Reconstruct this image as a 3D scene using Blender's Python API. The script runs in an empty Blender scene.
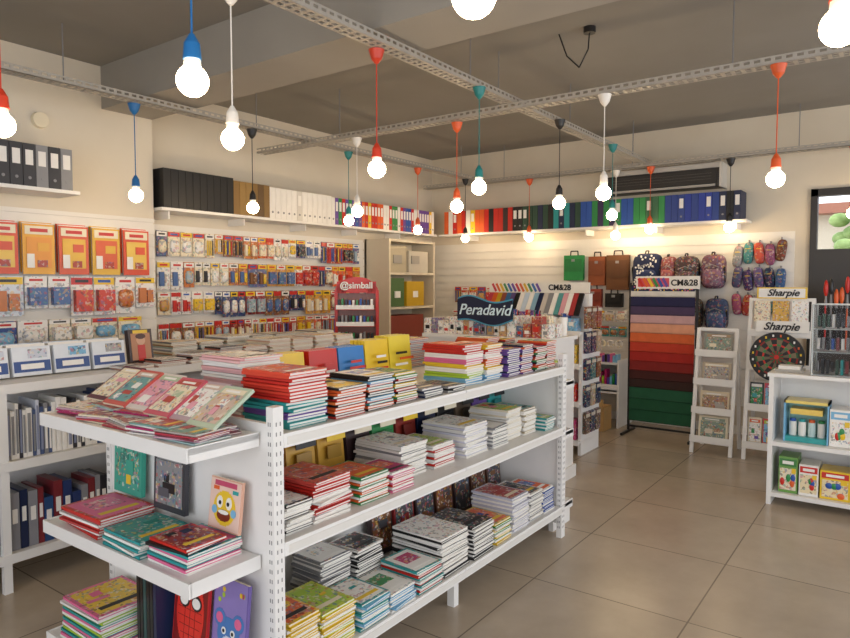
import bpy, math, random
from mathutils import Vector, Matrix, Euler
random.seed(7)
R=random
scene=bpy.context.scene

# ---------------------------------------------------------------- helpers
def lin(c):
    return tuple(((x/12.92) if x<=0.04045 else ((x+0.055)/1.055)**2.4) for x in c)
def hx(s):
    return tuple(int(s[i:i+2],16)/255 for i in (0,2,4))

class MB:
    def __init__(s): s.v=[];s.f=[];s.c=[];s.m=[];s.s=[]
    def add(s,vs,fs,col,mi=0,sm=False):
        b=len(s.v); s.v.extend([tuple(q) for q in vs])
        l=lin(col)
        for f in fs:
            s.f.append(tuple(i+b for i in f)); s.c.append(l); s.m.append(mi); s.s.append(sm)
    def box(s,c,sz,col,rz=0,rx=0,ry=0,mi=0):
        hx_,hy,hz=sz[0]/2,sz[1]/2,sz[2]/2
        vs=[Vector((a*hx_,b*hy,d*hz)) for a in(-1,1) for b in(-1,1) for d in(-1,1)]
        if rz or rx or ry:
            M=Euler((rx,ry,rz)).to_matrix(); vs=[M@q for q in vs]
        C=Vector(c); vs=[q+C for q in vs]
        s.add(vs,[(0,1,3,2),(4,6,7,5),(0,4,5,1),(2,3,7,6),(0,2,6,4),(1,5,7,3)],col,mi)
    def bx(s,x0,x1,y0,y1,z0,z1,col,mi=0):
        s.box(((x0+x1)/2,(y0+y1)/2,(z0+z1)/2),(abs(x1-x0),abs(y1-y0),abs(z1-z0)),col,mi=mi)
    def cyl(s,p0,p1,r0,r1,col,n=12,mi=0,sm=True,cap=True):
        p0=Vector(p0);p1=Vector(p1);ax=(p1-p0).normalized()
        t=Vector((0,0,1)) if abs(ax.z)<.9 else Vector((1,0,0))
        u=ax.cross(t).normalized();w=ax.cross(u)
        vs=[]
        for p,r in((p0,r0),(p1,r1)):
            for i in range(n):
                a=2*math.pi*i/n; vs.append(p+u*math.cos(a)*r+w*math.sin(a)*r)
        s.add(vs,[(i,(i+1)%n,n+(i+1)%n,n+i) for i in range(n)],col,mi,sm)
        if cap: s.add(vs,[tuple(range(n-1,-1,-1)),tuple(range(n,2*n))],col,mi,False)
    def sup(s,c,r,col,e=1.0,rz=0,n=16,k=10,mi=0,ry=0,rx=0):
        def pw(x,e): return math.copysign(abs(x)**e,x)
        M=Euler((rx,ry,rz)).to_matrix();C=Vector(c);vs=[]
        for j in range(k+1):
            p=-math.pi/2+math.pi*j/k
            for i in range(n):
                a=2*math.pi*i/n
                vs.append(C+M@Vector((r[0]*pw(math.cos(p),e)*pw(math.cos(a),e),r[1]*pw(math.cos(p),e)*pw(math.sin(a),e),r[2]*pw(math.sin(p),e))))
        fs=[(j*n+i,j*n+(i+1)%n,(j+1)*n+(i+1)%n,(j+1)*n+i) for j in range(k) for i in range(n)]
        s.add(vs,fs,col,mi,True)
    def tube(s,pts,r,col,n=6,mi=0):
        for a,b in zip(pts[:-1],pts[1:]): s.cyl(a,b,r,r,col,n=n,mi=mi)
    def poly(s,pts,col,mi=0):
        s.add(pts,[tuple(range(len(pts)))],col,mi)
    def obj(s,name,mats,parent=None):
        me=bpy.data.meshes.new(name)
        me.from_pydata(s.v,[],s.f)
        if not isinstance(mats,(list,tuple)): mats=[mats]
        for m in mats: me.materials.append(m)
        ca=me.color_attributes.new('Col','FLOAT_COLOR','CORNER')
        d=[]
        for f,c in zip(s.f,s.c): d.extend([c[0],c[1],c[2],1.0]*len(f))
        ca.data.foreach_set('color',d)
        me.polygons.foreach_set('material_index',s.m)
        me.polygons.foreach_set('use_smooth',s.s)
        me.update()
        o=bpy.data.objects.new(name,me); bpy.context.collection.objects.link(o)
        if parent: o.parent=parent
        return o
def empty(name):
    o=bpy.data.objects.new(name,None); bpy.context.collection.objects.link(o); return o

# ---------------------------------------------------------------- materials
def newmat(name):
    m=bpy.data.materials.new(name); m.use_nodes=True
    nt=m.node_tree; b=nt.nodes['Principled BSDF']; return m,nt,b
def attr_mat(name,rough=.5,noise=.06,metal=0.0,prt=0,scale=55):
    m,nt,b=newmat(name)
    a=nt.nodes.new('ShaderNodeAttribute'); a.attribute_name='Col'
    n=nt.nodes.new('ShaderNodeTexNoise'); n.inputs['Scale'].default_value=14
    tc=nt.nodes.new('ShaderNodeTexCoord'); nt.links.new(tc.outputs['Object'],n.inputs['Vector'])
    hs=nt.nodes.new('ShaderNodeHueSaturation')
    mr=nt.nodes.new('ShaderNodeMapRange'); mr.inputs['To Min'].default_value=1-noise; mr.inputs['To Max'].default_value=1+noise
    nt.links.new(n.outputs['Fac'],mr.inputs['Value']); nt.links.new(mr.outputs['Result'],hs.inputs['Value'])
    src=a.outputs['Color']
    if prt:
        dn=nt.nodes.new('ShaderNodeTexNoise'); dn.inputs['Scale'].default_value=45
        nt.links.new(tc.outputs['Object'],dn.inputs['Vector'])
        va=nt.nodes.new('ShaderNodeVectorMath'); va.operation='MULTIPLY_ADD'; va.inputs[1].default_value=(.025,.025,.025)
        nt.links.new(dn.outputs['Color'],va.inputs[0]); nt.links.new(tc.outputs['Object'],va.inputs[2])
        v=nt.nodes.new('ShaderNodeTexVoronoi'); v.inputs['Scale'].default_value=scale
        nt.links.new(va.outputs[0],v.inputs['Vector'])
        sp=nt.nodes.new('ShaderNodeSeparateColor'); nt.links.new(v.outputs['Color'],sp.inputs['Color'])
        gt=nt.nodes.new('ShaderNodeMath'); gt.operation='GREATER_THAN'; gt.inputs[1].default_value=.62
        nt.links.new(sp.outputs['Red'],gt.inputs[0])
        ml=nt.nodes.new('ShaderNodeMath'); ml.operation='MULTIPLY'; ml.inputs[1].default_value=prt
        nt.links.new(gt.outputs[0],ml.inputs[0])
        rp=nt.nodes.new('ShaderNodeValToRGB'); rp.color_ramp.interpolation='CONSTANT'
        cs=['e8e0d4','b84434','d8b050','4a6a9a','2a2a2e','e0d4c0','5a9a90','c88098']
        e=rp.color_ramp.elements; e[0].position=0; e[0].color=(*lin(hx(cs[0])),1); e[1].position=1/8; e[1].color=(*lin(hx(cs[1])),1)
        for i in range(2,8):
            q=e.new(i/8); q.color=(*lin(hx(cs[i])),1)
        nt.links.new(sp.outputs['Green'],rp.inputs['Fac'])
        mx=nt.nodes.new('ShaderNodeMix'); mx.data_type='RGBA'
        nt.links.new(ml.outputs[0],mx.inputs[0]); nt.links.new(src,mx.inputs[6]); nt.links.new(rp.outputs['Color'],mx.inputs[7])
        src=mx.outputs[2]
    nt.links.new(src,hs.inputs['Color']); nt.links.new(hs.outputs['Color'],b.inputs['Base Color'])
    b.inputs['Roughness'].default_value=rough; b.inputs['Metallic'].default_value=metal
    return m
M_paper=attr_mat('paper_and_card',.5)
M_gloss=attr_mat('glossy_plastic',.3,.08)
M_print=attr_mat('printed_cover',.35,.08,prt=.6,scale=85)
M_pack=attr_mat('printed_blister',.3,.1,prt=.5,scale=60)
M_metal=attr_mat('powder_coated_steel',.4,.03)
M_fab=attr_mat('fabric',.85,.15)
M_fabp=attr_mat('printed_fabric',.85,.15,prt=.35,scale=60)
M_galv=attr_mat('galvanised_steel',.5,.15,.3)
def noise_mat(name,c1,c2,scale,rough,bump=0.0):
    m,nt,b=newmat(name)
    g=nt.nodes.new('ShaderNodeNewGeometry')
    n=nt.nodes.new('ShaderNodeTexNoise'); n.inputs['Scale'].default_value=scale; n.inputs['Detail'].default_value=6
    nt.links.new(g.outputs['Position'],n.inputs['Vector'])
    r=nt.nodes.new('ShaderNodeValToRGB'); r.color_ramp.elements[0].position=.3; r.color_ramp.elements[1].position=.7
    r.color_ramp.elements[0].color=(*lin(c1),1); r.color_ramp.elements[1].color=(*lin(c2),1)
    nt.links.new(n.outputs['Fac'],r.inputs['Fac']); nt.links.new(r.outputs['Color'],b.inputs['Base Color'])
    b.inputs['Roughness'].default_value=rough
    if bump:
        bp=nt.nodes.new('ShaderNodeBump'); bp.inputs['Strength'].default_value=bump; bp.inputs['Distance'].default_value=.01
        nt.links.new(n.outputs['Fac'],bp.inputs['Height']); nt.links.new(bp.outputs['Normal'],b.inputs['Normal'])
    return m
M_wall=noise_mat('wall_paint',hx('d8cdb9'),hx('dfd5c2'),2,.8,.05)
M_ceil=noise_mat('ceiling_paint',hx('86827b'),hx('908c85'),1.2,.85,.1)
M_beam=noise_mat('beam_paint',hx('98938a'),hx('a29d94'),1.5,.85,.1)
M_slat=noise_mat('slatwall_melamine',hx('e4dfd6'),hx('ebe7de'),3,.45)
M_floor,nt,b=newmat('porcelain_tiles')
g=nt.nodes.new('ShaderNodeNewGeometry'); br=nt.nodes.new('ShaderNodeTexBrick')
br.offset=0; br.inputs['Scale'].default_value=1; br.inputs['Mortar Size'].default_value=.004
br.inputs['Brick Width'].default_value=.8; br.inputs['Row Height'].default_value=.8
br.inputs['Color1'].default_value=(*lin(hx('b3a490')),1); br.inputs['Color2'].default_value=(*lin(hx('aa9b88')),1); br.inputs['Mortar'].default_value=(*lin(hx('7a6e60')),1)
nt.links.new(g.outputs['Position'],br.inputs['Vector'])
n=nt.nodes.new('ShaderNodeTexNoise'); n.inputs['Scale'].default_value=2.2; n.inputs['Detail'].default_value=9; n.inputs['Roughness'].default_value=.65
nt.links.new(g.outputs['Position'],n.inputs['Vector'])
mr=nt.nodes.new('ShaderNodeMapRange'); mr.inputs['To Min'].default_value=.72; mr.inputs['To Max'].default_value=1.28
nt.links.new(n.outputs['Fac'],mr.inputs['Value'])
hs=nt.nodes.new('ShaderNodeHueSaturation'); nt.links.new(mr.outputs['Result'],hs.inputs['Value'])
nt.links.new(br.outputs['Color'],hs.inputs['Color']); nt.links.new(hs.outputs['Color'],b.inputs['Base Color'])
b.inputs['Roughness'].default_value=.26
M_bulb,nt,b=newmat('opal_bulb_lit')
b.inputs['Base Color'].default_value=(1,.9,.75,1)
b.inputs['Emission Color'].default_value=(1,.74,.44,1); b.inputs['Emission Strength'].default_value=48
M_glass,nt,b=newmat('clear_glass')
b.inputs['Transmission Weight'].default_value=1; b.inputs['Roughness'].default_value=.02; b.inputs['IOR'].default_value=1.1
M_leaf=noise_mat('foliage',hx('6d8a4a'),hx('a8c07a'),6,.8)

W=hx('efece6'); WM=hx('e9e7e3')
RED=hx('c8281e');ORG=hx('e0622a');YEL=hx('e8c22e');GRN=hx('2f8a4a');TEAL=hx('2d9a9a');BLU=hx('2a55a8');NAV=hx('1c2748');PUR=hx('6a4a9a');PNK=hx('e06a94');BLK=hx('1c1c1e');CRM=hx('e8dcc0');LBL=hx('7ab4d8');BRN=hx('7a5030');GRY=hx('8a8a8c');LIM=hx('a8c83a');MAG=hx('b82a6a')
ALL=[RED,ORG,YEL,GRN,TEAL,BLU,NAV,PUR,PNK,BLK,LBL,W,W,MAG,LIM]

# ---------------------------------------------------------------- room
XB=7.6; YL=5.42; H=3.3; X0=-2.2; Y0=-3.0
def room(name,boxes,mat):
    m=MB()
    for q in boxes: m.bx(*q,(1,1,1))
    return m.obj(name,mat)
room('floor',[(X0,XB+.2,Y0,YL+.2,-.1,0)],M_floor)
room('ceiling',[(X0,XB+.2,Y0,YL+.2,H,H+.15)],M_ceil)
room('wall_left',[(X0,XB+.2,YL,YL+.2,0,H),(X0,3.23,5.2,YL,0,H)],M_wall)
DY0,DY1,DZ=-.5,.82,2.52
room('wall_back',[(XB,XB+.2,DY1,YL,0,H),(XB,XB+.2,DY0,DY1,DZ,H),(XB,XB+.2,Y0,DY0,0,H)],M_wall)
room('wall_right',[(X0,XB,Y0-.2,Y0,0,.15),(X0,XB,Y0-.2,Y0,2.9,H)]+[(x,x+.12,Y0-.2,Y0,.15,2.9) for x in(X0,0,2.4,4.9,7.48)],M_wall)
room('wall_front',[(X0-.2,X0,Y0,YL,0,.3),(X0-.2,X0,Y0,YL,2.9,H),(X0-.2,X0,3.0,YL,.3,2.9),(X0-.2,X0,Y0,-2.7,.3,2.9),(X0-.2,X0,0,.15,.3,2.9)],M_wall)
room('ceiling_beam',[(2.8,3.23,Y0,5.199,2.97,H)],M_beam)
def slat(name,axis,a0,a1,plane,z0,z1,step=.1):
    m=MB(); z=z0; plane-=.001
    def bb(o0,o1,za,zb,c):
        if axis=='x': m.bx(a0,a1,plane-o1,plane-o0,za,zb,c)
        else: m.bx(plane-o1,plane-o0,a0,a1,za,zb,c)
    bb(0,.004,z0,z1,(.5,.5,.5))
    while z<z1-.02:
        bb(.004,.022,z+.008,min(z+step-.008,z1),(1,1,1)); z+=step
    return m.obj(name,M_slat)
slat('slatwall_panel_1','x',-.5,3.22,5.2,.3,2.14)  # grooved slatwall panels covering the wall faces
slat('slatwall_panel_2','x',3.24,6.14,YL,.3,2.12)
slat('slatwall_panel_3','y',.95,YL-.03,XB,.3,2.12)
room('baseboard_back',[(XB-.015,XB-.001,.83,YL,0.001,.09)],M_slat)

m=MB(); DK=hx('24211f')
m.bx(XB-.03,XB+.08,DY1-.06,DY1-.001,0.001,DZ,DK); m.bx(XB-.03,XB+.08,DY0+.001,DY0+.06,0.001,DZ,DK)
m.bx(XB-.03,XB+.08,DY0,DY1,DZ-.07,DZ-.001,DK); m.bx(XB-.03,XB+.08,DY0+.06,DY1-.06,0.001,1.93,DK)
m.bx(XB-.01,XB+.06,.02,.05,1.93,DZ-.07,DK)
m.bx(XB-.06,XB-.03,.12,.15,.9,1.2,GRY)
d=empty('door_1'); m.obj('frame',M_metal,d)
m=MB(); m.bx(XB+.03,XB+.036,DY0+.06,DY1-.06,1.93,DZ-.07,(1,1,1)); m.obj('glass',M_glass,d)
m=MB()
m.bx(16,16.3,-6,6,0,3.2,hx('d8ccb4'))
for i in range(6): m.bx(15.9,16,-5+i*1.8,-4.2+i*1.8,1.6,2.6,hx('7a8a98')); m.bx(15.85,16,-5.1+i*1.8,-4.1+i*1.8,1.45,1.6,W)
m.bx(15.6,16,-6,6,3.0,3.2,hx('a8705a'))
m.obj('street_building',M_paper)
m=MB(); m.cyl((13,.2,-.04),(13,.55,2.0),.09,.05,BRN)
for i in range(26): m.sup((13+R.uniform(-.4,.4),.55+R.uniform(-.45,.45),2.3+R.uniform(-.35,.5)),(.16,.16,.12),(1,1,1),mi=1,n=8,k=6)
m.obj('street_tree',[M_paper,M_leaf])
room('street_ground',[(XB+.2,20,-8,8,-.15,-.05)],M_beam)

# ---------------------------------------------------------------- shelves w/ lever-arch binders
def binder(m,axis,a,plane,z,w,h,dep,col,label=True):
    z+=.001
    if axis=='x':
        m.bx(a,a+w-.003,plane-dep,plane,z,z+h,col)
        m.bx(a+.004,a+w-.007,plane-dep+.01,plane-.01,z+h-.002,z+h+.001,CRM)
        if label:
            m.bx(a+w*.18,a+w*.78,plane-dep-.002,plane-dep,z+h*.5,z+h*.85,W)
            m.cyl((a+w*.48,plane-dep-.003,z+h*.2),(a+w*.48,plane-dep,z+h*.2),.011,.011,GRY,n=8)
    else:
        m.bx(plane-dep,plane,a,a+w-.003,z,z+h,col)
        if label:
            m.bx(plane-dep-.002,plane-dep,a+w*.18,a+w*.78,z+h*.5,z+h*.85,W)
            m.cyl((plane-dep-.003,a+w*.48,z+h*.2),(plane-dep,a+w*.48,z+h*.2),.011,.011,GRY,n=8)
def shelfboard(axis,a0,a1,plane,z,dep=.3):
    m=MB()
    a=a0+.1
    if axis=='x':
        m.bx(a0,a1,plane-dep,plane,z-.025,z,W)
        while a<a1: m.bx(a,a+.012,plane-dep*.8,plane,z-.09,z-.025,W); a+=.8
    else:
        m.bx(plane-dep,plane,a0,a1,z-.025,z,W)
        while a<a1: m.bx(plane-dep*.8,plane,a,a+.012,z-.09,z-.025,W); a+=.8
    return m.obj('wall_shelf',M_metal)
ZS=2.24
shelfboard('x',3.25,7.28,5.41,ZS); shelfboard('y',1.35,5.09,7.59,ZS); shelfboard('x',.2,2.45,5.19,2.26,.32)
m=MB(); x=3.27
while x<7.2:
    w=.072
    if x<3.95: c=BLK;h=.33
    elif x<4.4: c=R.choice([hx('8a6a3a'),hx('9a7a44'),hx('6a5030')]);h=.31
    elif x<5.25: c=R.choice([W,W,hx('d8d4cc')]);h=.30
    else:
        c=R.choice([W,YEL,RED,ORG,GRN,BLU,PUR,W]);h=.29; w=.055
    binder(m,'x',x,5.38,ZS,w,h,.27,c,label=(x>4.4)); x+=w
m.obj('lever_arch_binders',M_paper)
m=MB(); y=1.4
while y<5.0:
    if y<1.6: p=[BLK,NAV]
    elif y<2.1: p=[hx('1f3a9a'),hx('24408a')]
    elif y<2.4: p=[GRN,hx('3a6a4a')]
    elif y<3.1: p=[hx('3a2d55'),BLU,GRN,BLK]
    elif y<3.9: p=[BLK,NAV,hx('2a4a3a'),TEAL]
    elif y<4.3: p=[BLK,RED,hx('3a2a2a')]
    else: p=[RED,ORG,YEL,W,MAG]
    binder(m,'y',y,7.56,ZS,.068,.29,.27,R.choice(p),label=R.random()<.35); y+=.068
m.obj('lever_arch_binders',M_paper)
m=MB(); x=1.25
while x<2.33:
    binder(m,'x',x,5.16,2.26,.082,.29,.27,hx('3a3a3e') if R.random()<.85 else GRY); x+=.083
m.obj('lever_arch_binders',M_paper)
m=MB(); m.cyl((2.33,5.199,2.79),(2.33,5.165,2.79),.06,.055,CRM,n=24); m.obj('smoke_detector',M_metal)

# ---------------------------------------------------------------- hanging packs
def wb(m,axis,plane,a,o,z,sa,so,sz,col,mi=0):
    if axis=='x': m.box((a,plane-o,z),(sa,so,sz),col,mi=mi)
    else: m.box((plane-o,a,z),(so,sa,sz),col,mi=mi)
def pack(m,axis,plane,a,z,w,h,c1,c2,c3=W,deep=.03,kind=None):
    kind=R.randrange(4) if kind is None else kind
    wb(m,axis,plane,a,.05,z,w,.006,h,c1,1)
    wb(m,axis,plane,a,.054,z+h*.38,w*.96,.004,h*.18,c3)
    wb(m,axis,plane,a,.0545,z+h*.38,w*.6,.006,h*.07,R.choice([RED,BLU,BLK,RED]))
    P=lambda aa,oo,zz: (aa,plane-oo,zz) if axis=='x' else (plane-oo,aa,zz)
    if kind==0: wb(m,axis,plane,a,.05+deep/2,z-h*.12,w*.78,deep,h*.55,c2,1)
    elif kind==1:
        for k in range(4):
            aa=a+(k-1.5)*w*.2; m.cyl(P(aa,.06,z-h*.4),P(aa,.06,z+h*.22),w*.06,w*.05,R.choice([c2,RED,BLU,BLK,YEL]),n=8)
    elif kind==2:
        r=(w*.38,deep*.7,h*.26) if axis=='x' else (deep*.7,w*.38,h*.26)
        m.sup(P(a,.056,z-h*.1),r,c2,e=.6,n=12,k=6,mi=1)
    else:
        wb(m,axis,plane,a-w*.2,.06,z-h*.12,w*.34,deep*.8,h*.5,c2); wb(m,axis,plane,a+w*.2,.06,z-h*.15,w*.3,deep*.6,h*.42,R.choice([W,c2,YEL]),1)
    wb(m,axis,plane,a,.035,z+h*.46,.006,.05,.006,GRY)
def prow(m,axis,plane,a0,a1,ztop,h,w,pal,pal2,deep=.03,gap=.008):
    a=a0
    while a<a1-w*.5:
        n=R.choice([1,2,2,3]); c=R.choice(pal); c2=R.choice(pal2); kd=R.randrange(4); ww=w*R.uniform(.75,1.2); hh=h*R.uniform(.75,1)
        for _ in range(n):
            if a>a1-w*.5: break
            pack(m,axis,plane,a+ww/2,ztop-hh/2,ww,hh,c,c2,R.choice([W,YEL,W,RED]),deep,kd)
            a+=ww+gap
P1=[hx('b8402c'),hx('c87838'),CRM,W,hx('3a4a7a'),hx('8a2a2a'),W,ORG,hx('d8a040'),hx('8a5a3a'),hx('5a6a9a')]
P2=[W,hx('c0402c'),hx('4a6aa0'),CRM,hx('2a2a30'),YEL,hx('a0b4c0'),RED,hx('c89850'),BRN]
m=MB()
for zt,h in((2.06,.24),(1.79,.25),(1.52,.26),(1.24,.24),(.98,.22)):
    prow(m,'x',YL-.022,3.34,6.0,zt,h,.105,P1,P2)
m.obj('hanging_stationery_packs',[M_gloss,M_pack])
m=MB()
a=.9; i=0
while a<3.1:
    m1=i%4
    c=[hx('d84a20'),hx('e8a828'),hx('d8552a'),hx('e0b030')][m1]; c2=[hx('e8c050'),hx('e89828'),hx('e8b838'),hx('d85a28')][m1]
    for k in range(3):
        z=1.86-k*.008; o=.03+k*.02
        wb(m,'x',5.18,a+.11,o,z,.22-(k%2)*.01,.008,.36,c if k%2==0 else W)
    wb(m,'x',5.18,a+.11,.077,1.82,.17,.004,.22,c2); wb(m,'x',5.18,a+.11,.077,1.98,.19,.004,.06,CRM); wb(m,'x',5.18,a+.11,.0785,1.98,.12,.004,.025,RED)
    wb(m,'x',5.18,a+.05,.08,1.76,.05,.004,.1,W); wb(m,'x',5.18,a+.14,.08,1.86,.08,.004,.06,c); wb(m,'x',5.18,a+.13,.08,1.74,.07,.004,.05,hx('a8301a'),1)
    a+=.25; i+=1
prow(m,'x',5.18,.9,3.15,1.65,.3,.2,[W,CRM,W,hx('d8e0e8'),hx('c85038'),hx('b88a68')],[hx('d0402c'),CRM,W,hx('4a6aa0'),hx('c87840')],.05)
prow(m,'x',5.18,.9,3.15,1.33,.22,.2,[BLU,W,hx('2a4a8a'),CRM],[W,BLU,LBL],.06)
m.obj('hanging_stationery_packs',[M_gloss,M_pack])
m=MB()
prow(m,'y',XB-.022,4.3,5.0,1.55,.26,.12,P1,P2); prow(m,'y',XB-.022,3.5,5.0,1.24,.24,.13,P1,P2)
prow(m,'y',XB-.022,2.62,3.4,1.28,.14,.11,[W,CRM,W],[CRM,W,hx('c8b088')])
prow(m,'y',XB-.022,2.62,3.4,1.10,.16,.1,[BRN,hx('5a4030'),TEAL],[hx('a06a40'),RED,NAV])
m.obj('hanging_stationery_packs',[M_gloss,M_pack])

def doccase(y,z,w,h,c):
    m=MB(); m.box((XB-.075,y,z),(.06,w,h),c); m.box((XB-.108,y,z+h*.1),(.008,w*.9,h*.5),tuple(k*.85 for k in c))
    m.tube([(XB-.075,y-w*.2,z+h/2),(XB-.075,y-w*.18,z+h/2+.05),(XB-.075,y+w*.18,z+h/2+.05),(XB-.075,y+w*.2,z+h/2)],.008,BLK)
    m.box((XB-.053,y,z+h/2+.05),(.058,.008,.008),GRY)
    m.box((XB-.11,y,z+h*.3),(.01,.04,.03),GRY); m.obj('document_case',M_fab)
doccase(3.27,1.78,.24,.3,GRN); doccase(2.98,1.74,.2,.34,hx('8a4a2a')); doccase(2.73,1.72,.26,.4,hx('6a4428'))
doccase(3.28,1.42,.22,.22,NAV); doccase(3.02,1.42,.2,.22,hx('8a3a2a')); doccase(2.77,1.4,.2,.16,BLK)
def backpack(y,z,w,h,c,dots=None,mat=None):
    m=MB(); x=XB-.13
    m.sup((x,y,z),(.09,w/2,h/2),c,e=.5)
    m.sup((x-.07,y,z-h*.18),(.05,w*.38,h*.25),tuple(min(1,k*1.2+.03) for k in c),e=.5)
    m.tube([(x-.05,y-w*.05,z+h*.46),(x-.03,y-w*.05,z+h*.56),(x-.03,y+w*.05,z+h*.56),(x-.05,y+w*.05,z+h*.46)],.008,BLK)
    m.tube([(x-.095,y-w*.3,z+h*.12),(x-.1,y,z+h*.2),(x-.095,y+w*.3,z+h*.12)],.005,GRY)
    for s_ in(-1,1): m.tube([(x+.02,y+s_*w*.3,z+h*.42),(x-.06,y+s_*w*.48,z+h*.1),(x-.02,y+s_*w*.46,z-h*.35)],.012,BLK)
    if dots:
        for i in range(60):
            yy=R.uniform(-.44,.44)*w; zz=R.uniform(-.42,.44)*h
            m.sup((x-.086 if zz>.06*h else x-.118,y+yy*.8,z+zz),(.006,.011,.011),dots,n=8,k=6)
    m.obj('backpack',mat or M_fab)
backpack(2.37,1.72,.32,.42,NAV,W); backpack(1.95,1.70,.25,.38,hx('4a3a3a'),None,M_fabp); backpack(1.68,1.72,.24,.36,hx('6a4a5a'),None,M_fabp)
backpack(2.14,1.72,.16,.34,hx('8a4a4a'),None,M_fabp)
backpack(1.9,1.27,.24,.34,hx('5a4a3a'),None,M_fabp); backpack(1.64,1.27,.22,.34,hx('3a4a6a'),None,M_fabp)
def pcase(y,z,w,h,c,t=0):
    m=MB(); m.sup((XB-.07,y,z),(.04,w/2,h/2),c,e=.6,rx=t); m.tube([(XB-.11,y-w*.25,z+h*.2),(XB-.115,y+w*.25,z+h*.2)],.004,YEL)
    m.box((XB-.05,y,z+h*.5),(.05,.008,.05),GRY); m.obj('pencil_case',M_fabp)
cl=[GRY,hx('4a4a6a'),hx('9a4a6a'),hx('8a4a6a'),NAV,hx('3a7a7a'),hx('3a2a5a'),hx('a83a30'),hx('6a3a2a'),hx('3a5a8a'),hx('b84a3a'),hx('5a4a7a')]
k=0
for z in(1.9,1.63,1.36):
    for y in(1.46,1.36,1.26,1.16,1.06):
        pcase(y,z+R.uniform(-.03,.03),.095,.22,cl[(k*5)%12],R.uniform(-.15,.15)); k+=1
m=MB()
for i in range(7):
    y=2.68+i*.1
    for k in range(12):
        a0=2*math.pi*k/12;a1=2*math.pi*(k+1)/12
        m.cyl((XB-.15,y+.035*math.cos(a0),.9+.035*math.sin(a0)),(XB-.15,y+.035*math.cos(a1),.9+.035*math.sin(a1)),.012,.012,R.choice([CRM,W]),n=6)
    m.cyl((XB-.024,y,.9+.022),(XB-.17,y,.9+.022),.004,.004,GRY,n=6)
m.obj('tape_rolls',M_paper)

# ---------------------------------------------------------------- AC
m=MB(); XA=XB-.002
m.bx(7.36,XA,1.62,2.82,2.6,2.84,hx('2c2a2a')); m.bx(7.34,7.38,1.62,2.82,2.79,2.84,hx('b8b4ac'))
m.box((7.36,2.22,2.70),(.02,1.14,.14),hx('3a3836'),ry=.12); m.bx(7.35,7.37,1.66,2.78,2.6,2.625,hx('a8a49c'))
for yy in(1.60,2.82): m.bx(7.34,XA,yy,yy+.02,2.59,2.845,hx('cfcac0'))
for k in range(4): m.bx(7.345,7.36,1.7,2.74,2.645+k*.03,2.65+k*.03,hx('55504c'))
m.obj('air_conditioner',M_metal)

# ---------------------------------------------------------------- cable trays
def tray(axis,fix,a0,a1,z=2.9,w=.1):
    m=MB(); c=hx('b4aea4')
    def bb(o0,o1,b0,b1,za,zb):
        if axis=='x': m.bx(b0,b1,fix+o0,fix+o1,za,zb,c)
        else: m.bx(fix+o0,fix+o1,b0,b1,za,zb,c)
    bb(-w/2,-w/2+.018,a0,a1,z,z+.004); bb(w/2-.018,w/2,a0,a1,z,z+.004)
    bb(-.006,.006,a0,a1,z,z+.003)
    for sgn in(-1,1):
        e=sgn*w/2
        bb(min(e,e-sgn*.003),max(e,e-sgn*.003),a0,a1,z,z+.02); bb(min(e,e-sgn*.003),max(e,e-sgn*.003),a0,a1,z+.036,z+.046)
    a=a0
    while a<a1-.03:
        bb(-w/2+.018,w/2-.018,a,a+.022,z,z+.004)
        for sgn in(-1,1):
            e=sgn*w/2; bb(min(e,e-sgn*.003),max(e,e-sgn*.003),a,a+.022,z+.02,z+.036)
        a+=.055
    a=a0+.5
    while a<a1:
        pp=(a,fix,z+.003) if axis=='x' else (fix,a,z+.003)
        qq=(a,fix,H) if axis=='x' else (fix,a,H)
        if 2.78<pp[0]<3.25: qq=(qq[0],qq[1],2.97)
        m.cyl(pp,qq,.004,.004,GRY,n=6); a+=1.6
    m.obj('cable_tray',M_galv)
tray('x',4.55,-1.5,7.5,2.9); tray('x',2.4,-1.5,7.5,2.9); tray('y',4.35,-2.8,5.15,2.85); tray('y',7.28,-2.8,5.3,2.85); tray('y',1.25,-2.8,5.1,2.85)

# ---------------------------------------------------------------- pendant lamps
def lamp(x,y,col,zb=2.24,ztop=2.86,cord=None,r=.05):
    m=MB(); cord=cord or col
    m.sup((x,y,zb),(r,r,r),(1,1,1),mi=1,n=20,k=12)
    m.cyl((x,y,zb+.043),(x,y,zb+.07),.028,.026,W,n=16)
    m.cyl((x,y,zb+.066),(x,y,zb+.115),.029,.025,col,n=16); m.cyl((x,y,zb+.115),(x,y,zb+.145),.025,.008,col,n=16)
    m.cyl((x,y,zb+.14),(x,y,ztop-.06),.0035,.0035,cord,n=6)
    m.cyl((x,y,ztop-.075),(x,y,ztop-.05),.01,.03,col,n=16); m.cyl((x,y,ztop-.05),(x,y,ztop),.03,.045,col,n=16)
    m.obj('pendant_lamp',[M_metal,M_bulb])
cB=hx('1a6aa8');cR=hx('c83a20');cW=hx('e6e2da');cK=hx('1c1c1e');cT=hx('1a7a7a');cO=hx('d85a28')
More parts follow.
